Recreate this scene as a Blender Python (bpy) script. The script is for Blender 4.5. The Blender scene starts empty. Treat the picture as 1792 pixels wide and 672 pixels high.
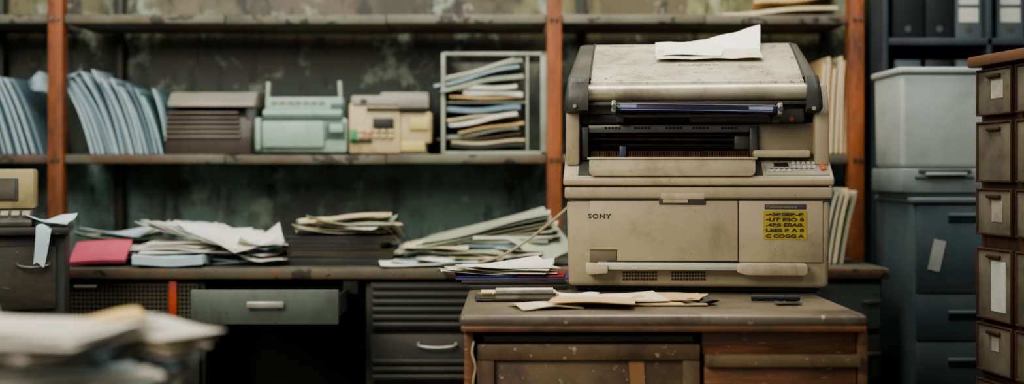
import bpy,bmesh,math,random
from mathutils import Vector,Matrix,Euler
random.seed(7)
R=random.uniform
F=2200.0; CZ=1.01; HY=300.0
def X(px,d): return (px-896)*d/F
def Z(py,d): return CZ+(HY-py)*d/F
SC=bpy.context.scene
def lin(c):
    o=[]
    for v in c:
        v=v/255.0
        o.append(v/12.92 if v<=0.04045 else ((v+0.055)/1.055)**2.4)
    return (o[0],o[1],o[2],1)
MATS={}
def mat(key,c1,c2=None,rough=.6,metal=0.0,scale=6,bump=0.0,dirt=None,damt=.4,dscale=3,stretch=(1,1,1),spec=.5,bscale=None,speck=None,sthr=.68,sscale=60):
    if key in MATS: return MATS[key]
    m=bpy.data.materials.new(key); m.use_nodes=True
    nt=m.node_tree; n=nt.nodes; L=nt.links
    b=n['Principled BSDF']; b.inputs['Roughness'].default_value=rough; b.inputs['Metallic'].default_value=metal
    b.inputs['Specular IOR Level'].default_value=spec
    c1=lin(c1); c2=lin(c2) if c2 else tuple([v*.8 for v in c1[:3]]+[1])
    tc=n.new('ShaderNodeTexCoord'); mp=n.new('ShaderNodeMapping'); mp.inputs['Scale'].default_value=stretch
    L.new(tc.outputs['Object'],mp.inputs['Vector'])
    nz=n.new('ShaderNodeTexNoise'); nz.inputs['Scale'].default_value=scale; nz.inputs['Detail'].default_value=8
    nz.inputs['Roughness'].default_value=.65
    L.new(mp.outputs[0],nz.inputs['Vector'])
    rp=n.new('ShaderNodeValToRGB'); rp.color_ramp.elements[0].position=.35; rp.color_ramp.elements[1].position=.68
    rp.color_ramp.elements[0].color=c1; rp.color_ramp.elements[1].color=c2
    L.new(nz.outputs['Fac'],rp.inputs['Fac'])
    out=rp.outputs['Color']
    def layer(out,scale,det,lo,hi,amt,colr,dist=.4):
        nz2=n.new('ShaderNodeTexNoise'); nz2.inputs['Scale'].default_value=scale; nz2.inputs['Detail'].default_value=det
        nz2.inputs['Roughness'].default_value=.72; nz2.inputs['Distortion'].default_value=dist
        L.new(mp.outputs[0],nz2.inputs['Vector'])
        r2=n.new('ShaderNodeValToRGB'); r2.color_ramp.elements[0].position=lo; r2.color_ramp.elements[1].position=hi
        r2.color_ramp.elements[0].color=(0,0,0,1); r2.color_ramp.elements[1].color=(amt,amt,amt,1)
        L.new(nz2.outputs['Fac'],r2.inputs['Fac'])
        mx=n.new('ShaderNodeMix'); mx.data_type='RGBA'
        L.new(r2.outputs['Color'],mx.inputs['Factor']); L.new(out,mx.inputs['A']); mx.inputs['B'].default_value=lin(colr)
        return mx.outputs['Result']
    if dirt: out=layer(out,dscale,12,.5,.66,damt,dirt)
    if speck: out=layer(out,sscale,3,sthr,sthr+.03,.8,speck,0)
    L.new(out,b.inputs['Base Color'])
    if bump:
        nz3=n.new('ShaderNodeTexNoise'); nz3.inputs['Scale'].default_value=bscale or scale*8; nz3.inputs['Detail'].default_value=6
        L.new(mp.outputs[0],nz3.inputs['Vector'])
        bp=n.new('ShaderNodeBump'); bp.inputs['Strength'].default_value=bump; bp.inputs['Distance'].default_value=.004
        L.new(nz3.outputs['Fac'],bp.inputs['Height']); L.new(bp.outputs[0],b.inputs['Normal'])
    MATS[key]=m
    return m

class MB:
    def __init__(s): s.bm=bmesh.new()
    def merge(s,b,M=None):
        if M is not None: bmesh.ops.transform(b,matrix=M,verts=b.verts)
        me=bpy.data.meshes.new('t'); b.to_mesh(me); b.free(); s.bm.from_mesh(me); bpy.data.meshes.remove(me)
        return s
    def box(s,c,size,rot=None,bev=0,seg=2,top=None):
        b=bmesh.new(); bmesh.ops.create_cube(b,size=1)
        for v in b.verts:
            if top and v.co.z>0: v.co.x*=top[0]; v.co.y*=top[1]
            v.co.x*=size[0]; v.co.y*=size[1]; v.co.z*=size[2]
        bev=min(bev,min(size)*.45)
        if bev>0: bmesh.ops.bevel(b,geom=b.edges[:],offset=bev,segments=seg,affect='EDGES',profile=.5)
        M=Matrix.Translation(c)
        if rot: M=M@Euler(rot).to_matrix().to_4x4()
        return s.merge(b,M)
    def prism(s,pts,axis,a,b_,bev=0,M=None,seg=2):
        b=bmesh.new()
        def mk(p,t):
            if axis=='x': return (t,p[0],p[1])
            if axis=='y': return (p[0],t,p[1])
            return (p[0],p[1],t)
        v0=[b.verts.new(mk(p,a)) for p in pts]; v1=[b.verts.new(mk(p,b_)) for p in pts]
        b.faces.new(v0); b.faces.new(v1[::-1])
        n=len(pts)
        for i in range(n): b.faces.new((v0[i],v0[(i+1)%n],v1[(i+1)%n],v1[i]))
        bmesh.ops.recalc_face_normals(b,faces=b.faces[:])
        if bev>0: bmesh.ops.bevel(b,geom=b.edges[:],offset=bev,segments=seg,affect='EDGES',profile=.5)
        return s.merge(b,M)
    def cyl(s,p1,p2,r,seg=24,r2=None,bev=0):
        p1=Vector(p1);p2=Vector(p2);d=p2-p1
        b=bmesh.new(); bmesh.ops.create_cone(b,cap_ends=True,segments=seg,radius1=r,radius2=r if r2 is None else r2,depth=d.length)
        if bev>0:
            es=[e for e in b.edges if abs(e.verts[0].co.z-e.verts[1].co.z)<1e-6]
            bmesh.ops.bevel(b,geom=es,offset=bev,segments=2,affect='EDGES')
        q=Vector((0,0,1)).rotation_difference(d.normalized())
        return s.merge(b,Matrix.Translation((p1+p2)/2)@q.to_matrix().to_4x4())
    def tube(s,pts,r,seg=8):
        pts=[Vector(p) for p in pts]
        P=[]
        for i in range(len(pts)-1):
            a=pts[max(i-1,0)];b0=pts[i];c=pts[i+1];d=pts[min(i+2,len(pts)-1)]
            for k in range(6):
                t=k/6
                P.append(.5*((2*b0)+(c-a)*t+(2*a-5*b0+4*c-d)*t*t+(3*b0-a-3*c+d)*t**3))
        P.append(pts[-1])
        b=bmesh.new(); prev=None
        up=Vector((0.13,.21,1)).normalized()
        for i,p in enumerate(P):
            t=(P[min(i+1,len(P)-1)]-P[max(i-1,0)]).normalized()
            n1=t.cross(up)
            if n1.length<1e-3: n1=t.cross(Vector((1,0,0)))
            n1.normalize(); n2=t.cross(n1)
            ring=[b.verts.new(p+(n1*math.cos(a)+n2*math.sin(a))*r) for a in [2*math.pi*k/seg for k in range(seg)]]
            if prev:
                for k in range(seg): b.faces.new((prev[k],prev[(k+1)%seg],ring[(k+1)%seg],ring[k]))
            else: b.faces.new(ring)
            prev=ring
        b.faces.new(prev)
        bmesh.ops.recalc_face_normals(b,faces=b.faces[:])
        return s.merge(b)
    def surf(s,fn,nu,nv,th):
        b=bmesh.new(); T=[];B=[]
        for i in range(nu+1):
            T.append([b.verts.new(Vector(fn(i/nu,j/nv))+Vector((0,0,th))) for j in range(nv+1)])
            B.append([b.verts.new(Vector(fn(i/nu,j/nv))) for j in range(nv+1)])
        for i in range(nu):
            for j in range(nv):
                b.faces.new((T[i][j],T[i+1][j],T[i+1][j+1],T[i][j+1]))
                b.faces.new((B[i][j],B[i][j+1],B[i+1][j+1],B[i+1][j]))
        for i in range(nu):
            b.faces.new((T[i][0],B[i][0],B[i+1][0],T[i+1][0])); b.faces.new((T[i][nv],T[i+1][nv],B[i+1][nv],B[i][nv]))
        for j in range(nv):
            b.faces.new((T[0][j],T[0][j+1],B[0][j+1],B[0][j])); b.faces.new((T[nu][j],B[nu][j],B[nu][j+1],T[nu][j+1]))
        bmesh.ops.recalc_face_normals(b,faces=b.faces[:])
        return s.merge(b)

def fin(name,mb,m,parent=None,loc=(0,0,0),rot=(0,0,0),label=None,cat=None,group=None,kind=None,ang=35):
    me=bpy.data.meshes.new(name); mb.bm.to_mesh(me); mb.bm.free()
    if m: me.materials.append(m)
    me.polygons.foreach_set('use_smooth',[True]*len(me.polygons)); me.set_sharp_from_angle(angle=math.radians(ang))
    o=bpy.data.objects.new(name,me); SC.collection.objects.link(o)
    o.location=loc; o.rotation_euler=rot
    if parent: o.parent=parent
    if label: o['label']=label
    if cat: o['category']=cat
    if group: o['group']=group
    if kind: o['kind']=kind
    return o
def thing(name,label,cat,loc,rot=(0,0,0),group=None):
    o=bpy.data.objects.new(name,None); o.empty_display_size=.05; SC.collection.objects.link(o)
    o.location=loc; o.rotation_euler=rot; o['label']=label; o['category']=cat
    if group: o['group']=group
    return o
def vpart(name,parent,m,v,boxes,bev=.003,label=None):
    c,b,s=v; mb=MB()
    for q in boxes:
        x0,x1,z0,z1,y0,y1=q[:6]
        mb.box((((x0+x1)/2-c)*s,(y0+y1)/2,(b-(z0+z1)/2)*s),(abs(x1-x0)*s,abs(y1-y0),abs(z1-z0)*s),bev=bev,rot=q[6] if len(q)>6 else None)
    return fin(name,mb,m,parent,label=label)
def wbox(name,m,x0,x1,y0,y1,z0,z1,bev=.003,parent=None,**k):
    mb=MB(); mb.box(((x0+x1)/2,(y0+y1)/2,(z0+z1)/2),(x1-x0,y1-y0,z1-z0),bev=bev)
    return fin(name,mb,m,parent,**k)
def textobj(name,body,size,m,parent,loc,rot,sx=1,ext=.0002,offset=0,align='LEFT',space=1.0):
    cu=bpy.data.curves.new('txt','FONT'); cu.body=body; cu.size=size; cu.extrude=ext; cu.offset=offset; cu.align_x=align; cu.space_character=space
    to=bpy.data.objects.new('txt',cu); SC.collection.objects.link(to)
    bpy.context.view_layer.update()
    dg=bpy.context.evaluated_depsgraph_get()
    me=bpy.data.meshes.new_from_object(to.evaluated_get(dg))
    bpy.data.objects.remove(to); me.name=name; me.materials.clear(); me.materials.append(m)
    for v in me.vertices: v.co.x*=sx
    o=bpy.data.objects.new(name,me); SC.collection.objects.link(o); o.parent=parent; o.location=loc; o.rotation_euler=rot
    return o

# ---------------- materials
BEIGE=mat('beige_plastic',(172,156,128),(156,141,114),.42,scale=3,bump=.05,bscale=300,dirt=(104,89,65),damt=.55,dscale=5,speck=(84,72,54),sthr=.70,sscale=90)
BEIGE2=mat('beige_plastic_light',(189,174,145),(170,155,127),.4,scale=4,dirt=(114,99,74),damt=.5,dscale=8,speck=(98,84,64),sthr=.70,sscale=90)
LIDM=mat('dusty_lid',(180,173,150),(150,141,119),.40,scale=9,dirt=(94,86,68),damt=.75,dscale=14,bump=.18,bscale=220,speck=(78,69,54),sthr=.62,sscale=70)
ROLLM=mat('roller_metal',(184,175,152),(158,148,124),.28,metal=.15,scale=5,dirt=(104,90,70),damt=.55,dscale=10)
CAPM=mat('dark_cap_plastic',(76,75,69),(60,58,53),.42,scale=6,dirt=(116,106,88),damt=.3,dscale=9)
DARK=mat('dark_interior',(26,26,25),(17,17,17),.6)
BLACK=mat('black_ink',(20,20,20),(28,27,25),.6)
INK=mat('grey_ink',(48,44,34),(40,36,29),.6)
GREYM=mat('grey_metal',(96,94,87),(72,72,66),.35,metal=.3,scale=12)
SILV=mat('worn_silver',(178,172,155),(140,134,118),.35,metal=.3,scale=14,dirt=(100,88,68),damt=.5,dscale=16)
COPPER=mat('copper_comb',(118,84,62),(78,56,42),.45,metal=.3,scale=30)
YEL=mat('yellow_label',(174,152,58),(156,136,50),.55,scale=12,dirt=(120,100,50),damt=.4,dscale=20)
ORANGE=mat('orange_button',(205,95,50),(190,80,40),.4)
PURP=mat('purple_cartridge',(32,32,60),(24,24,42),.3,scale=5)
BLUEL=mat('pale_blue_sticker',(120,130,172),(150,155,180),.4,scale=20)
PAPER=mat('white_paper',(224,221,208),(204,202,189),.8,scale=5,dirt=(178,172,152),damt=.4,dscale=6)
PAPERB=mat('bluish_paper',(186,202,205),(162,181,186),.8,scale=5)
PAPERC=mat('cream_paper',(212,199,166),(190,175,140),.8,scale=6,dirt=(140,110,75),damt=.3)
PAPERG=mat('greenish_paper',(164,169,148),(136,144,126),.8,scale=4)
MANILA=mat('manila_card',(198,168,122),(178,146,100),.8,scale=5)
YPAP=mat('yellow_paper',(224,198,138),(212,182,116),.8,scale=5)
PINK=mat('pink_folder',(200,90,108),(180,76,94),.7,scale=5)
REDC=mat('red_card',(150,54,48),(128,44,40),.7,scale=5)
BLUC=mat('blue_card',(66,92,140),(54,76,118),.7,scale=5)
PURF=mat('violet_folder',(88,76,122),(70,60,100),.6,scale=5)
FOLD=[mat('folder_blue_grey',(128,150,158),(102,124,134),.7,scale=5),
      mat('folder_pale_blue',(158,176,182),(134,154,162),.7,scale=5),
      mat('folder_teal_grey',(112,140,140),(88,116,118),.7,scale=5),
      mat('folder_sea_green',(100,136,126),(78,112,104),.7,scale=5)]
DKBOOK=mat('dark_book_cover',(46,46,42),(33,33,31),.5,scale=8,dirt=(86,82,68),damt=.35)
BRNBOOK=mat('brown_book_cover',(82,70,52),(62,52,38),.6,scale=8)
RUSTP=mat('rusty_orange_post',(158,88,44),(100,56,32),.6,scale=12,stretch=(1,1,.35),dirt=(44,33,26),damt=.9,dscale=9,bump=.2,speck=(120,96,70),sthr=.66,sscale=30)
SHELF=mat('weathered_shelf_board',(114,110,92),(72,72,62),.6,scale=6,dirt=(104,58,30),damt=.85,dscale=6,bump=.3,stretch=(.6,1,1),speck=(34,28,22),sthr=.59,sscale=18)
BENCH=mat('worn_bench_top',(108,110,96),(78,82,72),.45,scale=5,dirt=(52,46,36),damt=.75,dscale=4,bump=.2,speck=(170,168,150),sthr=.69)
BENCHE=mat('bench_edge',(102,90,68),(62,62,54),.6,scale=7,dirt=(140,78,40),damt=.85,dscale=7,stretch=(.6,1,1),speck=(34,28,24),sthr=.59,sscale=18)
DKCAB=mat('dark_green_cabinet',(50,53,47),(36,39,35),.5,scale=5,dirt=(84,66,46),damt=.55,dscale=6,bump=.2,speck=(130,122,100),sthr=.71)
DKCAB2=mat('charcoal_drawer',(60,62,55),(44,45,40),.45,scale=8,dirt=(94,80,58),damt=.55,dscale=10,stretch=(.3,1,1),speck=(120,112,94),sthr=.70)
DRWG=mat('grey_green_drawer',(96,103,93),(76,83,76),.45,scale=6,dirt=(54,44,34),damt=.65,dscale=5,speck=(60,48,36),sthr=.66)
WOOD=mat('brown_wood',(142,92,56),(100,64,40),.42,scale=7,stretch=(.4,1,3),dirt=(52,35,24),damt=.8,dscale=4,bump=.3,speck=(190,168,134),sthr=.66,sscale=50)
WOODP=mat('grey_brown_panel',(124,100,72),(94,75,53),.5,scale=5,dirt=(54,40,28),damt=.75,dscale=7,bump=.2,speck=(188,170,140),sthr=.65,sscale=55)
TOPM=mat('table_top_laminate',(122,110,92),(90,82,69),.32,scale=4,dirt=(52,42,32),damt=.75,dscale=6,bump=.1,speck=(178,168,146),sthr=.67)
EDGEM=mat('table_worn_edge',(144,90,52),(80,68,54),.45,scale=9,dirt=(40,30,24),damt=.75,dscale=8,stretch=(.5,1,1),speck=(170,150,120),sthr=.68)
CARDW=mat('card_cabinet_frame',(74,52,40),(48,35,28),.42,scale=5,stretch=(3,3,.4),dirt=(108,76,54),damt=.45)
CARDD=mat('card_drawer_front',(118,112,97),(88,83,71),.28,scale=8,dirt=(62,54,44),damt=.7,dscale=7)
FILEB=mat('blue_grey_steel',(84,98,101),(64,77,82),.38,scale=3,dirt=(104,106,98),damt=.45,dscale=5,speck=(50,52,48),sthr=.69)
RACK=mat('dark_steel_rack',(54,63,68),(38,46,51),.45,scale=4)
BINDM=mat('black_binder',(36,39,42),(26,29,31),.45,scale=5)
BINDL=mat('grey_binder',(90,99,103),(70,80,84),.5,scale=5)
LABELM=mat('label_card',(190,192,182),(164,167,158),.7,scale=8)
LABELD=mat('dull_label_card',(164,159,142),(134,130,115),.7,scale=10,dirt=(96,88,72),damt=.5,dscale=14)
BOXW=mat('grey_white_plastic',(170,175,171),(150,155,153),.35,scale=2,dirt=(126,127,118),damt=.4,dscale=5)
BOXD=mat('grey_plastic_dark',(90,97,100),(72,80,84),.4,scale=3)
MINT=mat('mint_plastic',(154,174,160),(130,152,140),.4,scale=4,dirt=(90,98,84),damt=.45,dscale=8)
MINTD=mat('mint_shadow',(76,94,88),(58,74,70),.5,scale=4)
CREAM=mat('cream_plastic',(196,177,136),(172,154,116),.45,scale=4,dirt=(104,84,56),damt=.5,dscale=8)
GREYP=mat('grey_plastic_top',(154,148,132),(128,122,110),.4,scale=4)
BRNR=mat('brown_ribbed',(78,68,58),(56,50,44),.4,scale=5)
GREENB=mat('green_badge',(50,140,94),(40,120,80),.5)
OLD=mat('old_radio_beige',(168,154,112),(144,130,94),.45,scale=4,dirt=(90,76,50),damt=.5,dscale=8)
FRAMEM=mat('pale_frame',(164,168,152),(132,136,124),.5,scale=6,dirt=(88,80,62),damt=.55,dscale=6)
FLOORM=mat('concrete_floor',(70,66,58),(50,48,42),.7,scale=3,dirt=(34,32,30),damt=.6,dscale=2,bump=.2)
PLASTER=mat('grimy_plaster',(98,104,92),(70,78,70),.8,scale=2,dirt=(40,38,32),damt=.6,dscale=2)
CEILM=mat('ceiling_paint',(150,150,140),(130,130,120),.8,scale=2)
CABLE=mat('cream_cable',(190,176,140),(170,156,120),.5)
UNDER=mat('kneehole_shade_board',(40,42,38),(30,31,28),.7,scale=3,dirt=(58,50,40),damt=.4)  # dark tone imitates the shade under the worktop

def wallmat():
    m=bpy.data.materials.new('stained_shaded_plaster_wall'); m.use_nodes=True; nt=m.node_tree;n=nt.nodes;L=nt.links
    b=n['Principled BSDF']; b.inputs['Roughness'].default_value=.5
    tc=n.new('ShaderNodeTexCoord'); sep=n.new('ShaderNodeSeparateXYZ'); L.new(tc.outputs['Object'],sep.inputs[0])
    mu=n.new('ShaderNodeMath'); mu.operation='MULTIPLY'; mu.inputs[1].default_value=3.4; L.new(sep.outputs['X'],mu.inputs[0])
    fl=n.new('ShaderNodeMath'); fl.operation='FLOOR'; L.new(mu.outputs[0],fl.inputs[0])
    wn=n.new('ShaderNodeTexWhiteNoise'); wn.noise_dimensions='1D'; L.new(fl.outputs[0],wn.inputs['W'])
    mr=n.new('ShaderNodeMapRange'); mr.inputs['From Min'].default_value=.6; mr.inputs['From Max'].default_value=1.8; L.new(sep.outputs['Z'],mr.inputs['Value'])
    rp=n.new('ShaderNodeValToRGB'); cr=rp.color_ramp
    cr.elements[0].position=0; cr.elements[0].color=lin((122,152,148))
    cr.elements[1].position=1; cr.elements[1].color=lin((112,108,78))
    for p,c in ((.34,(118,146,140)),(.39,(74,84,74)),(.58,(70,84,76)),(.70,(78,78,58)),(.755,(116,112,78))):  # wall tints by height; shelf shade of the upper bay put into colour
        e=cr.elements.new(p); e.color=lin(c)
    L.new(mr.outputs[0],rp.inputs[0])
    hs=n.new('ShaderNodeHueSaturation')
    vr=n.new('ShaderNodeMapRange'); vr.inputs['To Min'].default_value=.6; vr.inputs['To Max'].default_value=1.4; L.new(wn.outputs['Value'],vr.inputs['Value'])
    L.new(vr.outputs[0],hs.inputs['Value']); L.new(rp.outputs[0],hs.inputs['Color'])
    hr=n.new('ShaderNodeMapRange'); hr.inputs['To Min'].default_value=.45; hr.inputs['To Max'].default_value=.53; L.new(wn.outputs['Value'],hr.inputs['Value']); L.new(hr.outputs[0],hs.inputs['Hue'])
    def lay(A,scale,stretch,lo,hi,amt,c):
        mp=n.new('ShaderNodeMapping'); mp.inputs['Scale'].default_value=stretch; L.new(tc.outputs['Object'],mp.inputs[0])
        nz=n.new('ShaderNodeTexNoise'); nz.inputs['Scale'].default_value=scale; nz.inputs['Detail'].default_value=12; nz.inputs['Roughness'].default_value=.7
        L.new(mp.outputs[0],nz.inputs['Vector'])
        r2=n.new('ShaderNodeValToRGB'); r2.color_ramp.elements[0].position=lo; r2.color_ramp.elements[1].position=hi
        r2.color_ramp.elements[1].color=(amt,amt,amt,1)
        L.new(nz.outputs['Fac'],r2.inputs[0])
        mx=n.new('ShaderNodeMix'); mx.data_type='RGBA'; L.new(r2.outputs[0],mx.inputs['Factor']); L.new(A,mx.inputs['A']); mx.inputs['B'].default_value=lin(c)
        return mx.outputs['Result']
    o=lay(hs.outputs[0],3.0,(1,1,.8),.47,.60,.8,(46,46,36))
    o=lay(o,6,(2.2,1,.5),.54,.60,.8,(24,25,22))
    o=lay(o,7,(1,1,1),.55,.62,.6,(164,178,158))
    o=lay(o,14,(1,1,.6),.58,.64,.6,(92,66,42))
    L.new(o,b.inputs['Base Color'])
    return m
WALLM=wallmat()

# ---------------- room
wbox('floor',FLOORM,-2.4,2.4,-1.5,4.3,-.1,0,bev=0,kind='structure')
wbox('wall_back',WALLM,-2.4,2.4,4.2,4.3,0,2.9,bev=0,kind='structure')
wbox('wall_left',PLASTER,-2.5,-2.4,-1.5,4.3,0,2.9,bev=0,kind='structure')
wbox('wall_right',PLASTER,2.4,2.5,-1.5,4.3,0,2.9,bev=0,kind='structure')
wbox('ceiling',CEILM,-2.5,2.5,-1.5,4.3,2.9,3.0,bev=0,kind='structure')

# ---------------- shelving unit
S0=3.85
xp=[X(-130,S0),X(96,S0),X(970,S0),X(1500,S0)]
SH=thing('shelving_unit','tall open shelving with rusty orange posts and weathered boards','shelf',((xp[0]+xp[3])/2,4.0,0))
ox=SH.location.x; oy=4.0
pw=.0225
for i,x in enumerate(xp):
    dx=.1 if i<3 else -.02
    wbox('post',RUSTP,x-pw-ox,x+pw-ox,3.85-oy,3.9-oy,0,2.3,bev=.003,parent=SH)
    wbox('rear_post',DKCAB,x-.015-ox+dx,x+.015-ox+dx,4.15-oy,4.185-oy,0,2.3,bev=.003,parent=SH)
TZ=[.45,1.0625,1.493,2.1]
for zt in TZ:
    th=.028
    for a,b in zip(xp[:-1],xp[1:]):
        mb=MB(); n=max(1,int(round((b-a)/.45)))
        for i in range(n):
            xa=a+pw+.001+(b-a-2*pw)*i/n; xb=a+pw-.0005+(b-a-2*pw)*(i+1)/n
            mb.box(((xa+xb)/2-ox,4.0-oy+.015,zt-th/2-(.0015 if i%2 else 0)),(xb-xa,.30,th),bev=.004)
        fin('shelf_board',mb,SHELF,SH)
for x in xp[1:]:
    for zt in TZ[1:3]:
        for dx in (-.009,.009):
            mb=MB(); mb.cyl((x-ox+dx,3.85-oy,zt-.016),(x-ox+dx,3.843-oy,zt-.016),.006,12,bev=.001); fin('bolt',mb,GREYM,SH)

# ---------------- leaning folders
def folder(x0,z0,y0,h,lean,bend,dep,th,m,label,group,pm=None,rag=.05):
    T=thing('file_folder',label,'folder',(x0,y0,z0),group=group)
    def path(off,t0,t1,n=8):
        o=[]
        for i in range(n+1):
            t=t0+(t1-t0)*i/n
            x=-lean*t-bend*t*t*t; z=t*math.sqrt(max(h*h-(lean+bend)**2,.01))
            o.append((x+off,z))
        return o
    def slab(mb,a,b,t0,t1,y,y2):
        pts=path(a,t0,t1)+path(b,t0,t1)[::-1]; mb.prism(pts,'y',y,y2)
    mb=MB(); slab(mb,-th/2,-th/2+.0018,0,1,0,dep); slab(mb,th/2-.0018,th/2,0,.96,0,dep); slab(mb,-th/2,th/2,0,.012,0,dep)
    fin('cover',mb,m,T)
    mb=MB(); slab(mb,-th/2+.0022,th/2-.0022,.015,1.0+R(-.06,rag),.004+R(-.012,.0),dep-.006)
    fin('paper_sheets',mb,pm or random.choice([PAPERB,FOLD[1],PAPERB,FOLD[0]]),T)
    return T
zs=1.0625
for i in range(7):
    folder(X(-8+i*13,3.9),zs,3.905+R(0,.02),R(.26,.285)-i*.004,.075-R(0,.01),.02,.19,.012,FOLD[i%2],'blue-grey paper folder leaning on the shelf','folders leaning in the end bay')
for i in range(17):
    m=FOLD[[0,1][i%2] if i<6 else ([0,2,1][i%3] if i<12 else [2,3][i%2])]
    folder(X(160+i*8.6,3.9),zs,3.905+R(0,.03),R(.245,.285)-i*.0035,.070-i*.002+R(-.014,.014),.038-i*.0012,.19,.0105,m,
        'blue-grey folder stuffed with papers' if i<10 else 'sea-green folder stuffed with papers','folders leaning against the shelf post',None,.09)
def sheet(name,w,l,loc,rz,m,label,cat='paper',th=.0012,wav=.002,curl=0,ccurl=0,tilt=(0,0),group=None,n=10,ph=None):
    ph=R(0,6) if ph is None else ph
    j=[R(-.03,.03) for _ in range(4)]
    def fn(u,v):
        a=u-.5;b=v-.5
        z=wav*(math.sin(a*6+ph)*math.cos(b*5+ph*1.7)+1)+curl*max(0,abs(a)*2-.4)**2+ccurl*max(0,a+b-.3)**1.6+abs(ccurl)*.7*max(0,-a-b-.45)**1.5
        return (a*w*(1+j[0]*b*2),b*l*(1+j[1]*a*2)+j[2]*w*a,z)
    mb=MB(); mb.surf(fn,n,n,th)
    return fin(name,mb,m,None,loc,(tilt[0],tilt[1],rz),label=label,cat=cat,group=group,ang=60)
sheet('crumpled_paper',.07,.12,(X(70,3.95),3.96,zs+.215),.3,PAPERB,'crumpled pale sheet stuffed above leaning folders','paper',wav=.012,tilt=(.5,.5),ccurl=.05)
sheet('crumpled_paper',.06,.1,(X(128,3.95),3.96,zs+.235),-.2,PAPERB,'crumpled white sheet poking above folders','paper',wav=.01,tilt=(.4,-.5),ccurl=.04)

# ---------------- machine 1
d1=3.9; s=d1/F
def V(c,d,z0): return (c,HY-(z0-CZ)*F/d,d/F)
v=V(368,d1,zs); b0=v[1]
T=thing('desktop_printer','brown ribbed desktop printer with a grey lid','printer',(X(368,d1),d1,zs))
mb=MB(); c=368
def L2(px,py): return ((px-c)*s,(b0-py)*s)
mb.prism([( -.0,L2(0,240)[1]),(.0,.0),(.2,.0),(.2,L2(0,200)[1]),(.05,L2(0,190)[1]),(.012,L2(0,205)[1])],'x',L2(290,0)[0],L2(440,0)[0],bev=.004)
fin('body',mb,BRNR,T)
mb=MB()
for i in range(6):
    mb.box((L2(355,0)[0],-.002+.004*i*.4,L2(0,240-i*8.5)[1]),(.235-.003*i,.016,.007),bev=.0025)
fin('rib_grille',mb,mat('ribs',(110,98,85),(86,76,65),.35,scale=6),T)
mb=MB(); mb.prism([(-.005,L2(0,187)[1]),(.0,L2(0,178)[1]),(.04,L2(0,160)[1]),(.17,L2(0,156)[1]),(.2,L2(0,165)[1]),(.2,L2(0,190)[1])],'x',L2(293,0)[0],L2(446,0)[0],bev=.006)
fin('lid',mb,GREYP,T)
vpart('side_housing',T,DKCAB,v,[(428,447,186,268,.01,.2)],.005)
vpart('base',T,DKCAB2,v,[(286,444,245,b0,.01,.2)],.004)

# ---------------- machine 2
v=V(525,3.88,zs); b0=v[1]
T=thing('desktop_printer','mint green plastic printer with two upright paper guides','printer',(X(525,3.88),3.88,zs))
vpart('body',T,MINT,v,[(444,606,206,b0-3,.02,.24),(458,596,168,214,.05,.22)],.008)
for q in ((452,470),(580,598)): vpart('foot',T,DARK,v,[(q[0],q[1],b0-4,b0,.03,.2)],.001)
vpart('front_cover',T,MINT,v,[(458,566,212,258,.002,.03)],.005)
vpart('side_cover',T,MINT,v,[(446,456,206,262,.0,.03)],.005)
mb=MB(); mb.cyl(((458-525)*v[2],.03,(b0-198)*v[2]),((596-525)*v[2],.03,(b0-198)*v[2]),.013,20,bev=.002); fin('platen_roller',mb,MINT,T)
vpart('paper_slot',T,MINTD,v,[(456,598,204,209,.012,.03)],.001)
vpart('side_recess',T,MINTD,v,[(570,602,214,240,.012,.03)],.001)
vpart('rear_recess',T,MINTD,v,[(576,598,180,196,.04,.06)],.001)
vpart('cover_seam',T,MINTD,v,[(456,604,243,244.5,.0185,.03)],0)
vpart('knob',T,MINT,v,[(576,600,217,232,.004,.02)],.004)
vpart('paper_guide',T,FRAMEM,v,[(459,465,141,172,.06,.09,(0,.05,0))],.001)
vpart('paper_guide',T,FRAMEM,v,[(587,593,139,172,.06,.09,(0,-.05,0))],.001)
vpart('button_row',T,GREYP,v,[(470+i*14,480+i*14,174,180,.045,.055) for i in range(7)],.001)

# ---------------- machine 3
v=V(681,3.88,zs); b0=v[1]
T=thing('adding_machine','cream old adding machine with yellowed panels and grey top','office machine',(X(681,3.88),3.88,zs))
vpart('body',T,CREAM,v,[(609,700,180,b0-2,.02,.24),(690,754,195,b0-20,.03,.24),(624,745,212,b0-2,.04,.24)],.006)
vpart('base',T,CAPM,v,[(615,750,b0-3,b0,.03,.22)],.001)
vpart('top_cover',T,GREYP,v,[(612,750,166,190,.02,.2),(660,748,158,170,.08,.2)],.008)
vpart('carriage_slot',T,BLACK,v,[(640,745,188,193,.012,.03)],.001)
vpart('feed_slot',T,BLACK,v,[(612,650,244,249,.012,.03)],.001)
vpart('display_window',T,DKBOOK,v,[(652,688,206,224,.008,.03)],.002)
vpart('yellow_panel',T,mat('yellowed',(200,184,116),(184,166,100),.5),v,[(716,750,205,226,.02,.04)],.002)
vpart('yellow_panel',T,MATS['yellowed'],v,[(680,742,246,264,.03,.05)],.002)
vpart('keypad',T,CREAM,v,[(626+i*13,636+i*13,226+j*9,232+j*9,.01,.03) for i in range(5) for j in range(2)],.0015)
vpart('badge',T,GREENB,v,[(612,622,226,250,.012,.025)],.001)
vpart('badge',T,ORANGE,v,[(641,648,232,236,.006,.03)],.001)
vpart('latch',T,CAPM,v,[(630,640,172,178,.01,.03)],.001)

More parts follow.
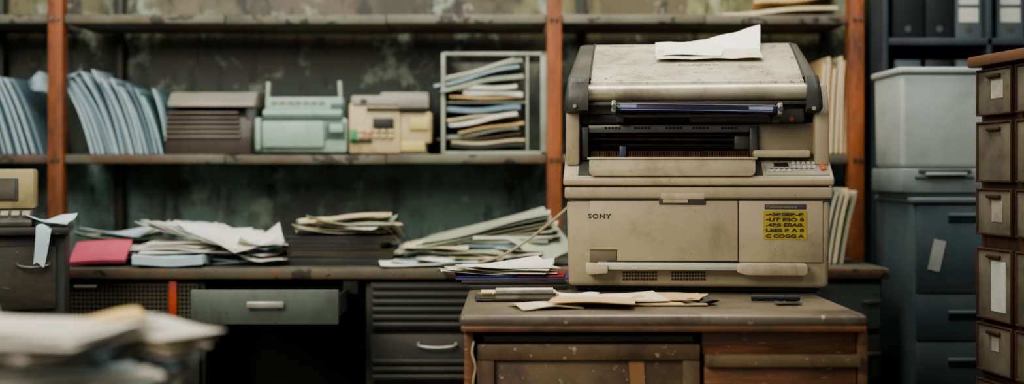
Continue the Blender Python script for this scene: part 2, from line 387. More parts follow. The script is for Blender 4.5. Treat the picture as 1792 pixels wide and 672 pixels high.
# ---------------- framed letter rack
d=3.88; v=V(864,d,zs); b0=v[1]
T=thing('letter_rack','pale open-fronted letter rack standing on shelf','letter tray',(X(864,d),d,zs),(0,0,0))
vpart('frame',T,FRAMEM,v,[(776,956,91,97,0,.012),(772,779,92,b0,0,.012),(946,957,92,b0,0,.012),(776,956,b0-5,b0,0,.012),(921,925,98,b0-5,.0,.01)],.002)
vpart('back_panel',T,FRAMEM,v,[(776,952,98,b0,.24,.246)],.001)
vpart('shelf',T,FRAMEM,v,[(776,922,177,180,.02,.24)],.001)
vpart('bottom',T,FRAMEM,v,[(776,950,b0-6,b0,.012,.24)],.001)
vpart('side',T,FRAMEM,v,[(772,777,94,b0,.012,.245)],.001)
vpart('side',T,FRAMEM,v,[(951,957,94,b0,.012,.245)],.001)
for i,(pa,pb,py,m,tl,th) in enumerate([(785,915,258,DKBOOK,0,.011),(790,918,250,PAPERC,-.02,.008),(762,912,242,BRNBOOK,-.07,.006),(782,912,234,PAPERG,-.12,.01),(800,918,224,PINK if False else MANILA,-.15,.006),(790,910,212,PAPER,-.16,.012),(778,900,205,PAPERC,-.1,.006),(784,914,194,FOLD[0],-.02,.014),
      (788,912,172,MANILA,0,.008),(810,915,166,PAPER,.04,.014),(798,905,155,PAPER,-.05,.01),(765,915,146,PAPERG,-.18,.012),(758,915,134,FOLD[1],-.22,.008),(772,916,124,PAPERG,-.23,.014),(780,900,120,PAPER,-.28,.004)]):
    dd=3.86+R(0,.02)
    sheet('paper_bundle',(pb-pa)*d/F,.2,(X((pa+pb)/2,dd),dd+.115,Z(py+3,dd)),R(-.09,.09),m,'worn paper bundle stuffed in the letter rack','paper bundle',th=th,wav=.005,tilt=(0,tl),group='paper bundles in the letter rack')

for i in range(6):
    folder(X(1436+i*9,3.9),zs,3.905,R(.28,.31),-.006+R(-.004,.004),-.006,.18,.011,[MANILA,PAPERC,MANILA,PAPERG][i%4],'tan upright document folder','tan folders beside the shelf post',PAPERC)
for i in range(6):
    folder(X(1420+i*11,3.5),.75,3.52,R(.20,.24),-.03,-.012,.16,.011,[PAPERC,PAPERG,FOLD[0],PAPERG][i%4],'pale document folder leaning on the worktop','pale folders on the worktop end',PAPERC)
sheet('paper_bundle',.36,.24,(X(1350,3.98),4.0,1.494),.05,PAPERC,'dusty tan paper bundle on the upper shelf','paper bundle',th=.012,wav=.006,tilt=(0,-.07))
sheet('paper_bundle',.25,.24,(X(1390,3.98),4.0,1.525),-.1,MANILA,'crumpled tan wrapping paper on the upper shelf','paper bundle',th=.01,wav=.014,tilt=(0,-.1))

# ---------------- worktop & pedestals
bx0,bx1=-1.32,X(1558,3.36)
DT=thing('worktop','long worn grey worktop with rusty edge','desk',((bx0+bx1)/2,3.57,0))
ox=DT.location.x; oy=3.57
wbox('top',BENCH,bx0-ox,bx1-ox,3.375-oy,3.82-oy,.724,.75,bev=.004,parent=DT)
wbox('edge_trim',BENCHE,bx0-ox,bx1-ox,3.36-oy,3.374-oy,.722,.7495,bev=.004,parent=DT)
xa,xb=X(333,3.1),X(592,3.1)
DR=bpy.data.objects.new('drawer',None); SC.collection.objects.link(DR); DR.parent=DT; DR.location=((xa+xb)/2-ox,3.1-oy,.632)
DR['label']='grey-green metal drawer pulled open'
w=xb-xa
mb=MB(); mb.box((0,0.009,.0425),(w,.018,.085),bev=.003); fin('drawer_front',mb,DRWG,DR)
mb=MB(); mb.box((0,.2,.008),(w-.03,.37,.004)); mb.box((-w/2+.016,.2,.035),(.004,.37,.055)); mb.box((w/2-.016,.2,.035),(.004,.37,.055)); mb.box((0,.385,.035),(w-.03,.004,.055)); fin('drawer_box',mb,DKCAB,DR)
mb=MB(); mb.box((X(465,3.1)-X(462,3.1),-.012,.05),(.092,.008,.017),bev=.004); mb.box((-.035,-.004,.05),(.01,.012,.012),bev=.001); mb.box((.04,-.004,.05),(.01,.012,.012),bev=.001); fin('handle',mb,SILV,DR)
wbox('drawer_runner',DKCAB,X(598,3.36)-ox,X(625,3.36)-ox,3.38-oy,3.8-oy,.68,.723,bev=.002,parent=DT)
wbox('back_panel',UNDER,-.83-ox,-.40-ox,3.79-oy,3.80-oy,0,.722,bev=0,parent=DT)  # added dark panel, kneehole shade put into its colour

def pedestal(name,label,x0,x1,y0,y1,z1,m):
    T=thing(name,label,'cabinet',((x0+x1)/2,(y0+y1)/2,0))
    mb=MB(); mb.box((0,.012,z1/2),(x1-x0,y1-y0-.024,z1),bev=.003); fin('body',mb,m,T)
    return T,(x1-x0),(y0-y1)/2
x0,x1=-1.30,X(356,3.38)
T,w,fy=pedestal('drawer_pedestal','dark metal pedestal with mesh panel and drawers',x0,x1,3.38,3.8,.721,DKCAB)
cx=(x0+x1)/2
mb=MB()
gx0,gx1=X(118,3.38)-cx,X(345,3.38)-cx; gz0,gz1=.565,.705
n=30
for i in range(n+1):
    xx=gx0+(gx1-gx0)*i/n; mb.box((xx,fy+.004,(gz0+gz1)/2),(.0034,.005,gz1-gz0))
for j in range(13):
    zz=gz0+(gz1-gz0)*j/12; mb.box(((gx0+gx1)/2,fy+.003,zz),(gx1-gx0,.005,.0034))
fin('mesh_panel',mb,mat('mesh_wire',(104,96,76),(80,74,58),.5,metal=.1),T)
mb=MB(); mb.box(((gx0+gx1)/2,fy+.0105,(gz0+gz1)/2),(gx1-gx0,.002,gz1-gz0)); fin('mesh_backing',mb,DARK,T)
mb=MB(); mb.box((X(303,3.38)-cx,fy-.003,.665),(.022,.008,.10),bev=.002); fin('orange_strip',mb,mat('orange_paint',(186,72,32),(146,54,26),.5,scale=20),T)
mb=MB(); mb.box((X(150,3.38)-cx,fy-.003,.702),(.06,.008,.006),bev=.001); fin('label_strip',mb,PAPERC,T)
for j in range(4):
    z=.555-.14*j
    mb=MB(); mb.box((0,fy+.004,z-.065),(w-.02,.016,.128),bev=.004); dr=fin('drawer',mb,DKCAB2,T)
    mb=MB(); mb.box((.06,fy-.012,z-.06),(.09,.006,.012),bev=.003); mb.box((.03,fy-.006,z-.06),(.008,.012,.008)); mb.box((.09,fy-.006,z-.06),(.008,.012,.008)); fin('handle',mb,GREYM,dr)
x0,x1=X(638,3.38),.25
T,w,fy=pedestal('plan_chest','black-green chest of shallow slatted drawers',x0,x1,3.38,3.8,.721,DKCAB)
cx=(x0+x1)/2
for j in range(5):
    z=.712-.14*j
    mb=MB(); mb.box((0,fy+.008,z-.065),(w-.03,.008,.128),bev=.002)
    for q in range(6):
        if j==1 and q<3: continue
        mb.box((0,fy+.0,z-.012-q*.0205),(w-.04,.014,.014),bev=.004)
    dr=fin('drawer',mb,DKCAB2,T)
    hx=X(765,3.38)-cx; hz=z-.03
    if j>0:
        mb=MB(); mb.tube([(hx-.05,fy+.004,hz+.006),(hx-.046,fy-.014,hz),(hx,fy-.02,hz-.004),(hx+.046,fy-.014,hz),(hx+.05,fy+.004,hz+.006)],.004); fin('handle',mb,SILV,dr)
x0,x1=.27,bx1-.01
T,w,fy=pedestal('drawer_pedestal','dark green metal drawer pedestal under the worktop',x0,x1,3.38,3.8,.721,DKCAB)
for j in range(5):
    z=.71-.14*j
    mb=MB(); mb.box((.0,fy+.004,z-.062),(w-.02,.016,.124),bev=.004); dr=fin('drawer',mb,DRWG if j==0 else DKCAB2,T)
    mb=MB(); mb.box((w*.45,fy-.012,z-.05),(.05,.006,.012),bev=.003); mb.box((w*.45,fy-.006,z-.05),(.008,.014,.008)); fin('handle',mb,GREYM,dr)

# ---------------- papers on the worktop
zt=.7515
def pile(n,cx,cy,w,l,mats,z0,label,group,dz=.004,rr=.3,jit=.03,th=.002,wav=.002,curl=0,name='loose_sheet',cat='paper',ccurl=0,tilt=(0,0)):
    z=z0
    for i in range(n):
        t=th*R(.6,1.6)
        sheet(name,w*R(.9,1.05),l*R(.9,1.05),(cx+R(-jit,jit),cy+R(-jit,jit),z),R(-rr,rr),random.choice(mats),label,cat,th=t,wav=wav,curl=curl*R(0,1),ccurl=ccurl*R(0,1),group=group,tilt=tilt)
        z+=t+dz
    return z
def book(x0,x1,cy,l,z,h,m,label,group,rz=0,pm=PAPERC):
    w=x1-x0
    T=thing('book',label,'book',((x0+x1)/2,cy,z),(0,0,rz),group)
    mb=MB(); mb.box((0,0,.0015),(w,l,.003),bev=.001); mb.box((0,0,h-.0015),(w,l,.003),bev=.001); mb.box((-w/2+.002,0,h/2),(.004,l,h),bev=.001); fin('cover',mb,m,T)
    mb=MB(); mb.box((.001,0,h/2),(w-.008,l-.008,h-.0065),bev=.0005); fin('page_block',mb,pm,T)
    return z+h+.0005
z=zt; d=3.55
for i in range(3):
    z=book(X(136+i*6,d),X(250-i*3,d),3.64,.22,z,.018,[DKBOOK,BRNBOOK,DKBOOK][i],'dark cloth-bound ledger lying flat','ledgers under papers',R(-.05,.05),BRNBOOK)
mb=MB(); mb.surf(lambda u,v:((u-.5)*.15,(v-.5)*.12,.003*math.sin(u*3)),8,8,.01)
fin('pink_folder',mb,PINK,None,(X(174,3.45),3.465,.782),(.42,-.04,.10),label='bright pink card folder among papers',cat='folder',ang=60)
sheet('loose_sheet',.24,.2,(X(205,3.66),3.68,z+.004),.3,PAPERG,'curled greenish sheet on dark ledgers',wav=.006,curl=.02,ccurl=.05,th=.003)
sheet('loose_sheet',.20,.16,(X(220,3.66),3.66,z+.014),-.3,PAPERB,'curled pale blue sheet on dark ledgers',wav=.008,ccurl=.08,th=.002)
z=pile(9,X(330,3.55),3.58,.25,.25,[PAPERB,PAPER,PAPER,FOLD[1]],zt,'bluish-white paper bundle in a fanned heap','papers in the fanned heap',dz=.0035,rr=.35,jit=.03,th=.003,wav=.004,ccurl=.03)
for i in range(10):
    cxp=335+i*8
    sheet('loose_sheet',.29-.006*i,.16,(X(cxp,3.55),3.575-.009*i,z+.020-.001*i),-.08-.06*i,[PAPER,PAPERB,PAPER][i%3],'white sheet fanned out over heap','paper',th=.002,wav=.005,tilt=(.05,.16+.010*i),group='sheets fanned over the heap',ccurl=.05)
pile(6,X(455,3.5),3.55,.13,.2,[PAPERB,PAPER],zt,'small pale sheet on the worktop','small sheets',dz=.007,th=.003,rr=.6,ccurl=.1,wav=.004)
sheet('paper_bundle',.19,.1,(X(305,3.45),3.42,.752),.05,PAPERB,'thick pale blue paper wad at heap foot','paper bundle',th=.022,wav=.006)
z=zt;d=3.5
specs=[(485,695,.024,DKBOOK),(508,690,.02,DKCAB2),(500,672,.018,DKBOOK),(505,690,.016,DKCAB2)]
for i,(a,b,h,m) in enumerate(specs):
    z=book(X(a,d),X(b,d),3.58,.24,z,h,m,'black-bound book in a flat stack','books stacked under papers',R(-.08,.08),BRNBOOK if i==1 else DKCAB2)
for i in range(6):
    sheet('loose_sheet',.24,.17,(X(590+i*6,d),3.55,z+.002+i*.005),R(-.5,.5),[PAPER,PAPERC,PAPERG][i%3],'off-white sheet on black books','paper',th=.0016,wav=.005,ccurl=-.08 if i%2 else .06,group='sheets on the black books')
sheet('paper_bundle',.26,.15,(X(600,d),3.56,z+.042),.12,PAPERC,'cream paper bundle topping the stack','paper bundle',th=.005,wav=.004,tilt=(0,-.07))
# wide loose heap beside the printer
z=zt; d=3.55
for i in range(7):
    a=745+i*14
    sheet('paper_bundle',X(962,d)-X(a,d),.26,(X((a+962)/2,d),3.62,z),R(-.08,.08),[DKBOOK,PAPERG,PAPERC,DKBOOK,FOLD[0],PAPERG,PAPER][i],'worn folder in a heap of documents','folder',th=.008,wav=.0015,group='folders heaped on the worktop')
    z+=.0115
for i in range(7):
    sheet('large_sheet',.49-.022*i,[.30,.27,.29,.25,.27,.23,.24][i],(X(828+i*4,3.62),3.645-.006*i,.802+.0075*i),[.02,-.06,.05,-.02,.06,-.07,.0][i],[PAPERG,PAPER,PAPERG,PAPERC,PAPERG,PAPER,PAPERG][i],'large greenish drawing sheet sloping over folders','paper',th=.0022,wav=.005,tilt=(.04,-.12-.018*i),group='drawing sheets over the folders',ccurl=.015)
for i in range(8):
    sheet('loose_sheet',.25-.01*i,.16,(X([742,770,800,850,890,820,925,760][i],3.42),3.46+.010*i,.757+.006*i),[.2,-.25,.1,.35,-.2,-.05,.5,.0][i],[PAPER,PAPERB,PAPER,PAPERC,PAPER,PAPERG,PAPER,PAPERC][i],'white sheet spread over worktop papers','paper',th=.0018,wav=.004,tilt=(.10,-.03),ccurl=.04,group='white sheets spread on the worktop')
sheet('loose_sheet',.15,.17,(X(950,3.42),3.50,.80),.7,PAPERG,'curled grey-green sheet on the worktop',wav=.010,tilt=(.4,-.25),ccurl=.08)
mb=MB(); mb.tube([(X(1010,3.25),3.2,Z(345,3.2)),(X(990,3.25),3.22,Z(366,3.22)),(X(955,3.28),3.25,Z(396,3.25)),(X(918,3.3),3.28,Z(424,3.28)),(X(880,3.3),3.30,Z(447,3.30)),(X(848,3.34),3.35,Z(458,3.35)),(X(815,3.38),3.385,.757),(X(780,3.4),3.40,.757)],.0036)
fin('cable',mb,CABLE,None,label='cream power cable running down to the worktop',cat='cable')

# ---------------- front wooden table
fd=2.27
tx0,tx1=X(803,fd),X(1522,fd)
tc=(tx0+tx1)/2; TY=2.72
TB=thing('wooden_desk','battered brown wooden desk with worn grey-brown laminate top','desk',(tc,TY,0))
def tb(name,m,x0,x1,y0,y1,z0,z1,bev=.003,parent=TB,label=None):
    return wbox(name,m,x0-tc,x1-tc,y0-TY,y1-TY,z0,z1,bev=bev,parent=parent,label=label)
mb=MB(); mb.box((0,0.006,.7385),(tx1-tx0,.90,.023),bev=.009,seg=3); fin('desk_top',mb,TOPM,TB)
mb=MB(); mb.box((0,0.004,.7245),(tx1-tx0-.006,.90,.012),bev=.004); fin('edge_band',mb,EDGEM,TB)
yb=2.30
tb('leg',WOOD,X(812,yb),X(829,yb),yb,yb+.04,0,.719)
tb('leg',WOOD,X(1500,yb),X(1519,yb),yb,yb+.04,0,.719)
tb('leg',WOOD,X(812,yb),X(829,yb),3.1,3.14,0,.719)
tb('leg',WOOD,X(1500,yb),X(1519,yb),3.1,3.14,0,.719)
tb('side_panel',WOOD,X(812,yb)+.002,X(820,yb),yb+.04,3.1,.05,.718)
tb('side_panel',WOOD,X(1512,yb),X(1519,yb)-.002,yb+.04,3.1,.05,.718)
tb('apron',WOOD,X(1229,yb),X(1500,yb),yb+.006,yb+.026,Z(622,yb),.718)
tb('back_panel',WOOD,X(829,yb),X(1500,yb),3.09,3.1,.05,.718)
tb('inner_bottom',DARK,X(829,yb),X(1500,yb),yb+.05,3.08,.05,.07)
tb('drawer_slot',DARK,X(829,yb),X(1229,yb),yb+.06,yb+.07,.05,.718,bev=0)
tb('lid_rail',BENCHE,X(845,yb),X(1215,yb),yb+.01,yb+.04,Z(600,yb),Z(588,yb))
D=bpy.data.objects.new('cabinet_door',None); SC.collection.objects.link(D); D.parent=TB; D.location=(0,0,0)
D['label']='grey-brown framed cabinet door'
xa,xb=X(835,yb),X(1225,yb); zt1=Z(602,yb)
tb('door_frame',WOODP,xa,xb,yb-.005,yb+.015,zt1-.03,zt1,parent=D)
tb('door_frame',WOODP,xa,xa+.032,yb-.005,yb+.015,.06,zt1-.03,parent=D)
tb('door_frame',WOODP,xb-.032,xb,yb-.005,yb+.015,.06,zt1-.03,parent=D)
tb('door_panel',WOODP,xa+.03,xb-.03,yb+.004,yb+.014,.06,zt1-.02,parent=D)
mb=MB(); mb.prism([(0,0),(.028,-.0),(.032,-.06),(.055,-.13),(-.02,-.13),(.005,-.06)],'y',0,.002); fin('torn_patch',mb,mat('patch',(168,126,84),(150,108,70),.6),D,loc=(X(1100,yb)-tc,yb+.0015-TY,zt1-.031))
D=tb('drawer',WOOD,X(1232,yb),X(1498,yb),yb-.004,yb+.012,.48,Z(640,yb))
tb('drawer_lip',WOODP,X(1232,yb),X(1503,yb),yb-.018,yb+.006,Z(641,yb),Z(619,yb),bev=.004,parent=TB)
mb=MB(); mb.tube([(X(829,2.28),2.292,.70),(X(826,2.28),2.285,.68),(X(832,2.28),2.283,.655),(X(828,2.28),2.285,.62),(X(836,2.28),2.288,.56)],.0022,6)
fin('cord',mb,CABLE,None,label='thin pale cord hanging at the desk leg',cat='cord')

# ---------------- PRINTER
th=math.radians(6); ss,cc=math.sin(th),math.cos(th)
CP=(X(1220,2.685),2.685)
PR=thing('office_printer','dusty beige office copier with opened front and dark end caps','printer',(CP[0],CP[1],.7505),(0,0,-th))
def Q(px,py,ly):
    kx=(px-896)/F
    lx=(kx*(CP[1]+ly*cc)-CP[0]-ly*ss)/(cc+kx*ss)
    wy=CP[1]-lx*ss+ly*cc
    return Vector((lx,ly,.2595+(HY-py)*wy/F))
def qb(mb,px0,px1,py0,py1,y0,y1,bev=.002,rot=None,seg=2):
    a=Q(px0,(py0+py1)/2,y0); b=Q(px1,(py0+py1)/2,y0); zc=Q((px0+px1)/2,py0,y0).z; zd=Q((px0+px1)/2,py1,y0).z
    mb.box(((a.x+b.x)/2,(y0+y1)/2,(zc+zd)/2),(abs(b.x-a.x),abs(y1-y0),abs(zc-zd)),bev=bev,rot=rot,seg=seg); return mb
def qp(name,m,boxes,bev=.002,parent=PR,label=None):
    mb=MB()
    for q in boxes: qb(mb,*q[:6],bev=q[6] if len(q)>6 else bev)
    return fin(name,mb,m,parent,label=label)
zb=.012; z1=Q(1220,350,0).z
HW=.283
mb=MB(); mb.box((0,.22,(zb+z1)/2),(HW*2-.016,.44,z1-zb),bev=.010,top=(1.016,1),seg=3); body=fin('lower_body',mb,BEIGE,PR)
for x in (-.24,.24):
    for y in (.05,.39):
        mb=MB(); mb.cyl((x,y,0),(x,y,.014),.018,16); fin('foot',mb,BLACK,PR)
mb=MB(); mb.box((0,.22,.009),(HW*2-.05,.40,.010)); fin('base_plate',mb,BLACK,PR)
mb=MB(); mb.box((0,.217,(z1+Q(0,325,0).z)/2+.001),(HW*2+.001,.45,Q(0,325,0).z-z1-.004),bev=.005,seg=3); fin('middle_band',mb,BEIGE,PR)
mb=MB(); mb.box((0,.22,Q(0,325,0).z-.0),(HW*2-.012,.435,.012)); fin('shadow_gap',mb,CAPM,PR)
mb=MB(); mb.box((0,.22,z1),(HW*2-.014,.434,.01)); fin('shadow_gap',mb,CAPM,PR)
zf=Q(0,325,0).z
zg=Q(1220,309,-.008).z; zd=.293
mb=MB(); mb.prism([(-.010,zf+.002),(-.012,zg-.004),(-.006,zg),(.075,zd),(.44,zd),(.44,zf+.002)],'x',-HW-.003,HW+.003,bev=.005,seg=3); fin('deck_shell',mb,BEIGE2,PR)
qp('panel_gap',CAPM,[(1034,1294,349,459,-.001,.004),(1290,1442,349,353,-.001,.004)],bev=0)
a1=Q(1032,352,-.004); a2=Q(1291,352,-.004); a3=Q(1291,457,-.004); a4=Q(1080,457,-.004); a5=Q(1080,437,-.004); a6=Q(1032,437,-.004)
mb=MB(); mb.prism([(p.x,p.z) for p in (a1,a2,a3,a4,a5,a6)],'y',-.004,.004,bev=.0008); fin('front_door',mb,BEIGE,PR)
qp('side_door',BEIGE,[(1293.5,1440,352,459,-.004,.004)],bev=.0012)
qp('finger_recess',mat('recess',(112,100,80),(92,82,64),.5),[(1032,1079,438,460,-.0025,.004)],bev=.0005)
mb=MB(); qb(mb,1153,1236,337,359,-.0052,.006,.002); fin('latch_recess',mb,CAPM,PR)
mb=MB(); qb(mb,1156,1233,338,349,-.009,.004,.0025); qb(mb,1160,1204,348.5,355,-.007,.004,.001); fin('door_latch',mb,BEIGE2,PR)
TRG=mat('tray_grey',(192,190,170),(172,168,148),.3)
mb=MB(); qb(mb,1045,1296,461,473,-.030,.01,.0025); fin('paper_tray',mb,TRG,PR)
mb=MB(); a=Q(1025,460,-.03); b=Q(1064,483,-.03)
mb.prism([(a.x,a.z),(b.x,a.z-.004),(b.x,b.z+.006),(a.x+.004,b.z+.002),(a.x,b.z+.01)],'y',-.036,.01,bev=.0025); fin('tray_handle',mb,BEIGE2,PR)
mb=MB(); a=Q(1290,461,-.033); b=Q(1414,483,-.033)
mb.prism([(a.x,a.z-.003),(a.x+.012,a.z),(b.x-.004,a.z),(b.x,a.z-.005),(b.x,b.z+.004),(b.x-.006,b.z),(a.x+.02,b.z),(a.x,b.z+.006)],'y',-.034,.01,bev=.003); fin('tray_handle',mb,BEIGE2,PR)
qp('tray_slot',DARK,[(1062,1292,457,461,-.006,.004)],bev=.0005)
for g in (1090,1175):
    mb=MB()
    for i in range(12):
        for j in range(3):
            qb(mb,g+i*5.1,g+3.6+i*5.1,475+j*6.0,478.6+j*6.0,-.0012,.004,0)
    fin('vent_grille',mb,DARK,PR)
a=Q(1029,382,-.0045)
lg=textobj('logo_lettering','SONY',.0135,INK,PR,(a.x,a.y,a.z),(math.pi/2,0,0),sx=1.22,ext=.0003,offset=.0003,space=1.2)
mb=MB()
bbx=max(v.co.x for v in lg.data.vertices); hz=max(v.co.y for v in lg.data.vertices)
for fx in (.525,.675,.775,.975):
    mb.box((a.x+bbx*fx,a.y-.0002,a.z+hz*.95),(.0036,.0006,.0008))
for fx in (.525,.87):
    mb.box((a.x+bbx*fx,a.y-.0002,a.z+.0005),(.0036,.0006,.0008))
fin('logo_serif',mb,INK,PR)
# yellow label : rows of small symbols
qp('warning_label',YEL,[(1336,1412,369,419,-.0052,-.0036)],bev=0,label='dull yellow warning label with small dark symbols')
for i,(tx,py,sz) in enumerate([('-\u2022SBSEB-B',377.5,.0085),('\u2022LIT ESO 8',386.8,.0095),('.4BS ESA8.',396.2,.0095),('LEES B A 8',405.4,.0095),('C COGG A',415.8,.0100)]):
    a=Q(1340,py,-.0056)
    t=textobj('label_symbols',tx,sz,INK,PR,(a.x,a.y,a.z),(math.pi/2,0,0),sx=1.0,ext=.0003,offset=.00035)
    mxx=max(v.co.x for v in t.data.vertices); tgt=Q(1407,py,-.0056).x-a.x
    for v in t.data.vertices: v.co.x*=tgt/mxx
qp('text_strip',CAPM,[(1338,1411,357,366,-.0056,-.0036)],bev=.001)
a=Q(1341,364.3,-.006)
textobj('strip_text','Consoceraterbre',.0076,GREYP,PR,(a.x,a.y,a.z),(math.pi/2,0,0),sx=1.2)
# deck recess + bin
sl=math.atan2(zd-zg,.081)
def deckz(y): return zg+(y+.006)*math.tan(sl)
xa=Q(1013,300,.03).x; xb=Q(1333,300,.03).x
mb=MB(); mb.prism([(-.003,deckz(-.003)-.004),(-.003,deckz(-.003)+.0015),(.074,deckz(.074)+.0015),(.074,deckz(.074)-.004)],'x',xa,xb); fin('bin_recess',mb,CAPM,PR)
za=Q(1176,308,-.014).z; ze=Q(1176,277,-.014).z
xa=Q(1031,300,-.01).x; xb=Q(1322,300,-.01).x
def rrect(x0,x1,z0,z1,r,n=5):
    p=[(x0,z1),(x1,z1)]
    for i in range(n+1):
        t=-math.pi/2*i/n; p.append((x1-r+r*math.cos(t),z0+r+r*math.sin(t)))
    for i in range(n+1):
        t=-math.pi/2-math.pi/2*i/n; p.append((x0+r+r*math.cos(t),z0+r+r*math.sin(t)))
    return p
mb=MB()
mb.prism(rrect(xa,xb,za,ze,.011),'y',-.014,-.008,bev=.0018)
mb.box(((xa+xb)/2,.022,za+.007),(xb-xa-.006,.064,.006),bev=.002)
mb.box((xa+.003,.022,(za+ze)/2+.004),(.006,.064,ze-za-.008),bev=.002); mb.box((xb-.003,.022,(za+ze)/2+.004),(.006,.064,ze-za-.008),bev=.002)
mb.box(((xa+xb)/2,.052,(za+ze)/2+.004),(xb-xa-.006,.006,ze-za-.008),bev=.002)
mb.box(((xa+xb)/2,-.011,ze-.0005),(xb-xa+.008,.012,.005),bev=.002)
fin('output_bin',mb,BEIGE2,PR)
# control panel
xa=Q(1338,296,.03).x; xb=HW-.006
CPN=bpy.data.objects.new('control_panel',None); SC.collection.objects.link(CPN); CPN.parent=PR; CPN.location=(xa,-.004,deckz(-.004)); CPN.rotation_euler=(sl,0,0)
pwid=xb-xa
mb=MB(); mb.box((pwid/2,.038,.001),(pwid,.072,.003),bev=.0015); fin('panel_plate',mb,mat('panel_grey',(160,156,141),(144,139,124),.35),CPN)
mb=MB(); mb.box((.035,.045,.003),(.03,.016,.003),bev=.001); fin('display',mb,DARK,CPN)
mb=MB()
for i in range(5):
    for j in range(2): mb.box((.062+i*.0105,.034+j*.018,.0035),(.007,.01,.003),bev=.001)
for i in range(4): mb.box((.014+i*.012,.018,.0035),(.008,.007,.003),bev=.001)
fin('keypad',mb,mat('btn_white',(196,194,183),(180,178,168),.35),CPN)
mb=MB(); mb.box((pwid-.011,.03,.0045),(.011,.022,.005),bev=.002); fin('button',mb,ORANGE,CPN,label='orange power button')
mb=MB()
for i in range(9): mb.box((.014+i*.0105,.027,.0028),(.006,.0012,.0006))
for i in range(7): mb.box((.02+i*.012,.064,.0028),(.007,.0012,.0006))
fin('panel_marking',mb,BLACK,CPN)
# uprights & rear
mb=MB(); xl=Q(1014,250,.03).x
mb.prism([(.03,zd-.02),(.44,zd-.02),(.44,.45),(.06,.45),(.035,.40)],'x',-HW+.0,xl,bev=.006); fin('side_column',mb,BEIGE,PR)
mb=MB(); xr=Q(1424,250,.05).x
mb.prism([(.03,zd-.02),(.44,zd-.02),(.44,.45),(.06,.45),(.035,.385)],'x',xr,HW-.002,bev=.006); fin('side_column',mb,BEIGE,PR)
mb=MB(); mb.box((0,.335,.36),(HW*2-.03,.20,.15)); fin('rear_housing',mb,DARK,PR)
qp('side_bay_panel',mat('bay_panel',(140,128,104),(120,109,88),.45,scale=5),[(1326,1428,214,278,.065,.20)],bev=.004)
qp('glass_edge_cover',BEIGE2,[(1318,1419,262,276,.030,.12,.006)])
# cavity
qp('rail',mat('rail_grey',(104,102,94),(80,78,72),.35,metal=.2,scale=12),[(1030,1326,218,232,.055,.09)],bev=.002)
mb=MB()
for g in (1058,1110,1165,1212,1262):
    for i in range(5): qb(mb,g+i*6,g+4+i*6,222,226,.0535,.06,0)
fin('rail_slot',mb,BLACK,PR)
for q in ((1017,1030),(1312,1326)): qp('cavity_bracket',CAPM,[(q[0],q[1],222,276,.05,.10)],.003)
mb=MB(); a=Q(1034,243,.10); b=Q(1310,245,.10); mb.cyl(a,b,.0042,16); fin('transfer_roller',mb,COPPER,PR)
mb=MB(); a=Q(1034,254,.12); b=Q(1310,255,.12); mb.cyl(a,b,.008,16); fin('drum_roller',mb,DARK,PR)
mb=MB(); qb(mb,1034,1310,236,239,.11,.12,.001); fin('guide_rod',mb,GREYM,PR)
mb=MB(); qb(mb,1034,1310,273,277,.06,.11,.0)
for i in range(92): qb(mb,1035+i*3,1036.3+i*3,264,274,.066,.070,0)
fin('comb_strip',mb,COPPER,PR)
mb=MB(); qb(mb,1084,1096,256,277,.055,.068,.002); fin('lever',mb,mat('lever_blue',(70,82,104),(56,68,88),.4),PR)
qp('gear_cover',CAPM,[(1285,1312,236,262,.075,.11)],bev=.004)
qp('cavity_back',DARK,[(1016,1326,234,278,.19,.2)],bev=0)
qp('cavity_floor',DARK,[(1016,1326,276,280,.05,.2)],bev=0)
# upper unit
mb=MB(); qb(mb,1014,1412,196,217,.055,.30,.004); fin('scanner_underside',mb,DARK,PR)
mb=MB(); qb(mb,1205,1408,190,214,.035,.08,.005); fin('hinge_bracket',mb,CAPM,PR)
mb=MB(); a=Q(1385,208,.032); mb.cyl(a,a+Vector((0,.006,0)),.0055,16,bev=.001); fin('indicator_ring',mb,mat('copper_ring',(160,84,52),(130,70,42),.4),PR)
lyf,lyb=.045,.33
zlf=Q(1220,141,lyf).z; zlb=Q(1220,77,lyb).z
def lidz(y): return zlf+(zlb-zlf)*(y-lyf)/(lyb-lyf)
xl=Q(1032,145,.03).x; xr=Q(1409,145,.03).x
mb=MB(); mb.prism([(.05,.385),(.42,.385),(.42,lidz(.33)-.03),(.33,lidz(.33)-.012),(.05,lidz(.05)-.012)],'x',xl,xr,bev=.002); fin('scanner_body',mb,CAPM,PR)
mb=MB(); mb.prism([(lyf-.006,lidz(lyf)-.008),(lyf-.003,lidz(lyf)-.001),(lyf+.01,lidz(lyf+.01)),(.12,lidz(.12)+.004),(.25,lidz(.25)+.004),(lyb,lidz(lyb)),(.40,lidz(lyb)-.006),(.42,lidz(lyb)-.026),(.41,lidz(lyb)-.03),(.33,lidz(.33)-.011),(lyf,lidz(lyf)-.011)],'x',xl+.001,xr-.001,bev=.0015); fin('scanner_lid',mb,LIDM,PR)
def lidtop(y):
    if y<.12: return lidz(y)+.004*max(0,(y-.055)/.065)
    if y<.25: return lidz(y)+.004
    if y<.33: return lidz(y)+.004*(.33-y)/.08
    return lidz(.33)-.006*(y-.33)/.07
a=Q(1030,161,.022); b=Q(1412,161,.022); zc=(a.z+b.z)/2
rb=[]
for i in range(22):
    t=2*math.pi*i/22; rb.append((.045+.028*math.cos(t),zc+.0195*math.sin(t)))
mb=MB(); mb.prism(rb,'x',a.x,b.x); fin('front_bar',mb,ROLLM,PR)
mb=MB(); qb(mb,1030,1412,177,184,.026,.07,.002); fin('bar_lip',mb,CAPM,PR)
